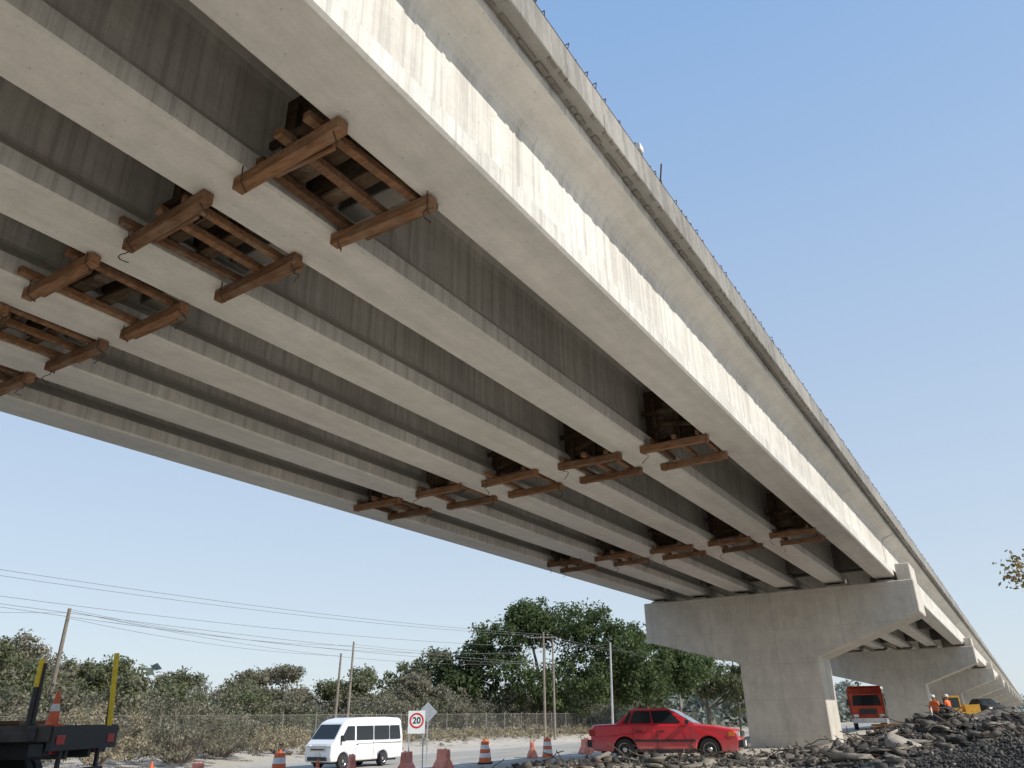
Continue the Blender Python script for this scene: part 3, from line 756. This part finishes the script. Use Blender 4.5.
def upole(base,top,r,mat,arms=(),dirv=(1,0,0)):
    e=empty('utility_pole',base); b=Bd(); t=Vector(top)-Vector(base)
    b.cyl((0,0,-.5),t,r,r*.65,mat,8)
    for h,w in arms:
        p=t*(h/t.z); dv=Vector(dirv)*w/2
        b.cyl(p-dv,p+dv,.06,.06,M_POLE,4)
        for s_ in (-1,-.4,.4,1): b.cyl(p+dv*s_*.95,p+dv*s_*.95+Vector((0,0,.2)),.035,.035,M_DARK,5)
    b.build('shaft_and_arms',e)
upole((-50,26.7,0),(-47.3,25.3,7.95),.16,M_POLE)
upole((-46,46.8,0),(-45.5,46.5,6.5),.12,M_POLE); upole((-46.6,48.8,0),(-46.4,48.8,7.6),.12,M_POLE)
upole((-39.6,68.4,0),(-39.4,68.3,9.4),.14,M_POLE,((8.9,2.6),(6.2,2.2)),(.85,.53,0)); upole((-38.8,68.9,0),(-38.7,68.9,9.0),.13,M_POLE)
upole((-27.6,58,-.5),(-27.3,58,7.0),.11,M_POLEC)
upole((-55,4,0),(-55,4,12),.16,M_POLE,((11.2,2.4),(9.9,2.2)),(1,0,0))
upole((-34,112,0),(-34,112,9),.14,M_POLE,((8.6,2.4),),(1,0,0)); upole((-37,98,0),(-37,98,8.5),.14,M_POLE)
wb=Bd()
def wire(a,b_,sag,r=.016):
    a=Vector(a);b_=Vector(b_);pr=a
    for i in range(1,25):
        t=i/24; p=a.lerp(b_,t)-Vector((0,0,sag*4*t*(1-t))); wb.cyl(pr,p,r,r,M_WIRE,4,False); pr=p
for dx in (-1.0,1.0): wire((-55+dx,4,11.4),(-39.4+dx*.9,68.3+dx*.5,9.1),.9)
wire((-55,4,10.1),(-39.5,68.3,8.0),1.0); wire((-56,4,10.1),(-40.2,68.0,6.4),1.0); wire((-54,4,9.6),(-38.7,68.9,6.4),.7)
wire((-47.3,25.3,7.8),(-46.4,48.8,7.3),.5,.013); wire((-47.3,25.3,7.8),(-39.5,68.3,6.6),1.2,.013); wire((-47.3,25.3,7.4),(-45.5,46.5,6.3),.4,.013)
wire((-47.3,25.3,7.7),(-60,3,8),.4,.013); wire((-46.4,48.8,7.4),(-39.4,68.3,7.5),.4,.013); wire((-47.3,25.3,7.9),(-27.3,58,6.9),1.5,.012)
wire((-39.4,68.3,8.9),(-34,112,8.8),.7); wire((-38.6,68.3,8.9),(-33,112,8.8),.7); wire((-27.3,58,6.9),(-37,98,8.3),.6,.012)
wb.build('overhead_power_lines')

# ------------------------------------------------------------------ rubble
def rocks(name,n,area,smin,smax,mat,flat=.35,sink=.1,pw=1.6,tilt=.4):
    V=[];F=[];o=0
    cube=np.array([(x,y,z) for z in(-1,1) for y in(-1,1) for x in(-1,1)],float)
    fc=[]
    for quad in ((4,5,7,6),(0,2,3,1),(1,3,7,5),(0,4,6,2),(2,6,7,3),(0,1,5,4)):
        fc.append((quad[0],quad[1],quad[2])); fc.append((quad[0],quad[2],quad[3]))
    fc=np.array(fc)
    for k in range(n):
        x,y=area()
        s=smin*(smax/smin)**(RNG.random()**pw)
        d=s*np.array([1,RNG.uniform(.45,1),RNG.uniform(flat*.6,flat*1.5)])*.5
        p=cube*(1+RNG.normal(size=cube.shape)*.22)*d
        R=np.array((Matrix.Rotation(RNG.uniform(0,6.28),3,'Z')@Matrix.Rotation(RNG.normal()*tilt,3,'X')@Matrix.Rotation(RNG.normal()*tilt,3,'Y')))
        p=p@R.T+np.array([x,y,float(G(x,y))+d[2]*(1-sink)])
        V.append(p);F.append(fc+o);o+=8
    me=bpy.data.meshes.new(name); npmesh(me,np.vstack(V),np.vstack(F)); me.materials.append(mat)
    ob=bpy.data.objects.new(name,me); COL.objects.link(ob)
def a_ridge():
    t=RNG.random()**.85; return (-9.8+11.8*t+RNG.normal()*.8, 17.8+5.7*t+RNG.normal()*(.7+.9*t))
def a_back(): return (RNG.uniform(-5.2,1), RNG.uniform(26,62))
def a_wide(): return (RNG.uniform(-12,3), RNG.uniform(14,48))
rocks('broken_concrete_rubble',330,a_ridge,.10,.75,M_RUB,.10,.5,2.0,.25)
rocks('broken_asphalt_rubble',2300,a_ridge,.05,.30,M_RUBD,.35,.4,2.0)
rocks('broken_concrete_rubble',700,a_back,.08,.5,M_RUB,.2,.5,2.0,.25)
rocks('loose_gravel',12000,a_ridge,.015,.07,M_GRAV,.7,.3)
rocks('loose_gravel',5000,a_wide,.02,.10,M_RUB,.7,.3)
def a_dark(): return (RNG.normal()*1.1-.7, 15.2+RNG.normal()*1.2)
rocks('dark_gravel_heap',13000,a_dark,.015,.055,M_GRAV,.8,.3)
sb=Bd()
for i in range(190):
    x,y=a_ridge(); z=float(G(x,y))+.05; pr=Vector((x,y,z)); d=Vector((random.uniform(-1,1),random.uniform(-.5,.5),random.uniform(0,.35)))*.22
    for k in range(4):
        q=pr+d+Vector((random.uniform(-.06,.06),random.uniform(-.06,.06),random.uniform(-.08,.06))); sb.cyl(pr,q,.013,.011,M_STEEL if i%2 else M_BARK,5); pr=q
sb.build('bent_rebar_and_roots')

# ------------------------------------------------------------------ light, sky, camera
S=Vector((.76,.06,.58)).normalized(); el=math.asin(S.z); az=math.atan2(S.x,S.y)
w=bpy.data.worlds.new('World'); scene.world=w; w.use_nodes=True; nt=w.node_tree
sky=nt.nodes.new('ShaderNodeTexSky'); sky.sky_type='NISHITA'; sky.sun_disc=False; sky.sun_elevation=el; sky.sun_rotation=az
sky.air_density=1.0; sky.dust_density=.8; sky.ozone_density=2.0; sky.altitude=0
tc=nt.nodes.new('ShaderNodeTexCoord'); sp=nt.nodes.new('ShaderNodeSeparateXYZ'); nt.links.new(tc.outputs['Generated'],sp.inputs[0])
mr=nt.nodes.new('ShaderNodeMapRange'); mr.inputs[1].default_value=0; mr.inputs[2].default_value=.95; nt.links.new(sp.outputs[2],mr.inputs[0])
pw=nt.nodes.new('ShaderNodeMath'); pw.operation='POWER'; pw.inputs[1].default_value=.9; nt.links.new(mr.outputs[0],pw.inputs[0])
hz=mix(nt,(5.2,5.8,6.2),(1.5,3.1,5.9),pw.outputs[0],'MIX')
skc=mix(nt,sky.outputs[0],hz,.82,'MIX')
bg=nt.nodes['Background']; bg.inputs['Strength'].default_value=.14; nt.links.new(skc,bg.inputs['Color'])
sl=bpy.data.lights.new('sun','SUN'); sl.energy=4.9; sl.angle=math.radians(.5); sl.color=(1,.95,.86)
so=bpy.data.objects.new('sun',sl); COL.objects.link(so); so.rotation_euler=S.to_track_quat('Z','Y').to_euler(); so.location=(20,0,30)
cam=bpy.data.cameras.new('camera'); co=bpy.data.objects.new('camera',cam); COL.objects.link(co)
cam.sensor_width=36; cam.lens=752/1024*36; cam.clip_end=9000; cam.clip_start=.1
r=Vector((.8447,.5348,-.01446)).normalized(); bk=Vector((.4838,-.7749,-.40705)); bk=(bk-r*bk.dot(r)).normalized(); u=bk.cross(r)
M=Matrix(((r.x,u.x,bk.x,0),(r.y,u.y,bk.y,0),(r.z,u.z,bk.z,1.5),(0,0,0,1)))
co.matrix_world=M
scene.camera=co
scene.view_settings.view_transform='Standard'; scene.view_settings.look='None'; scene.view_settings.exposure=0
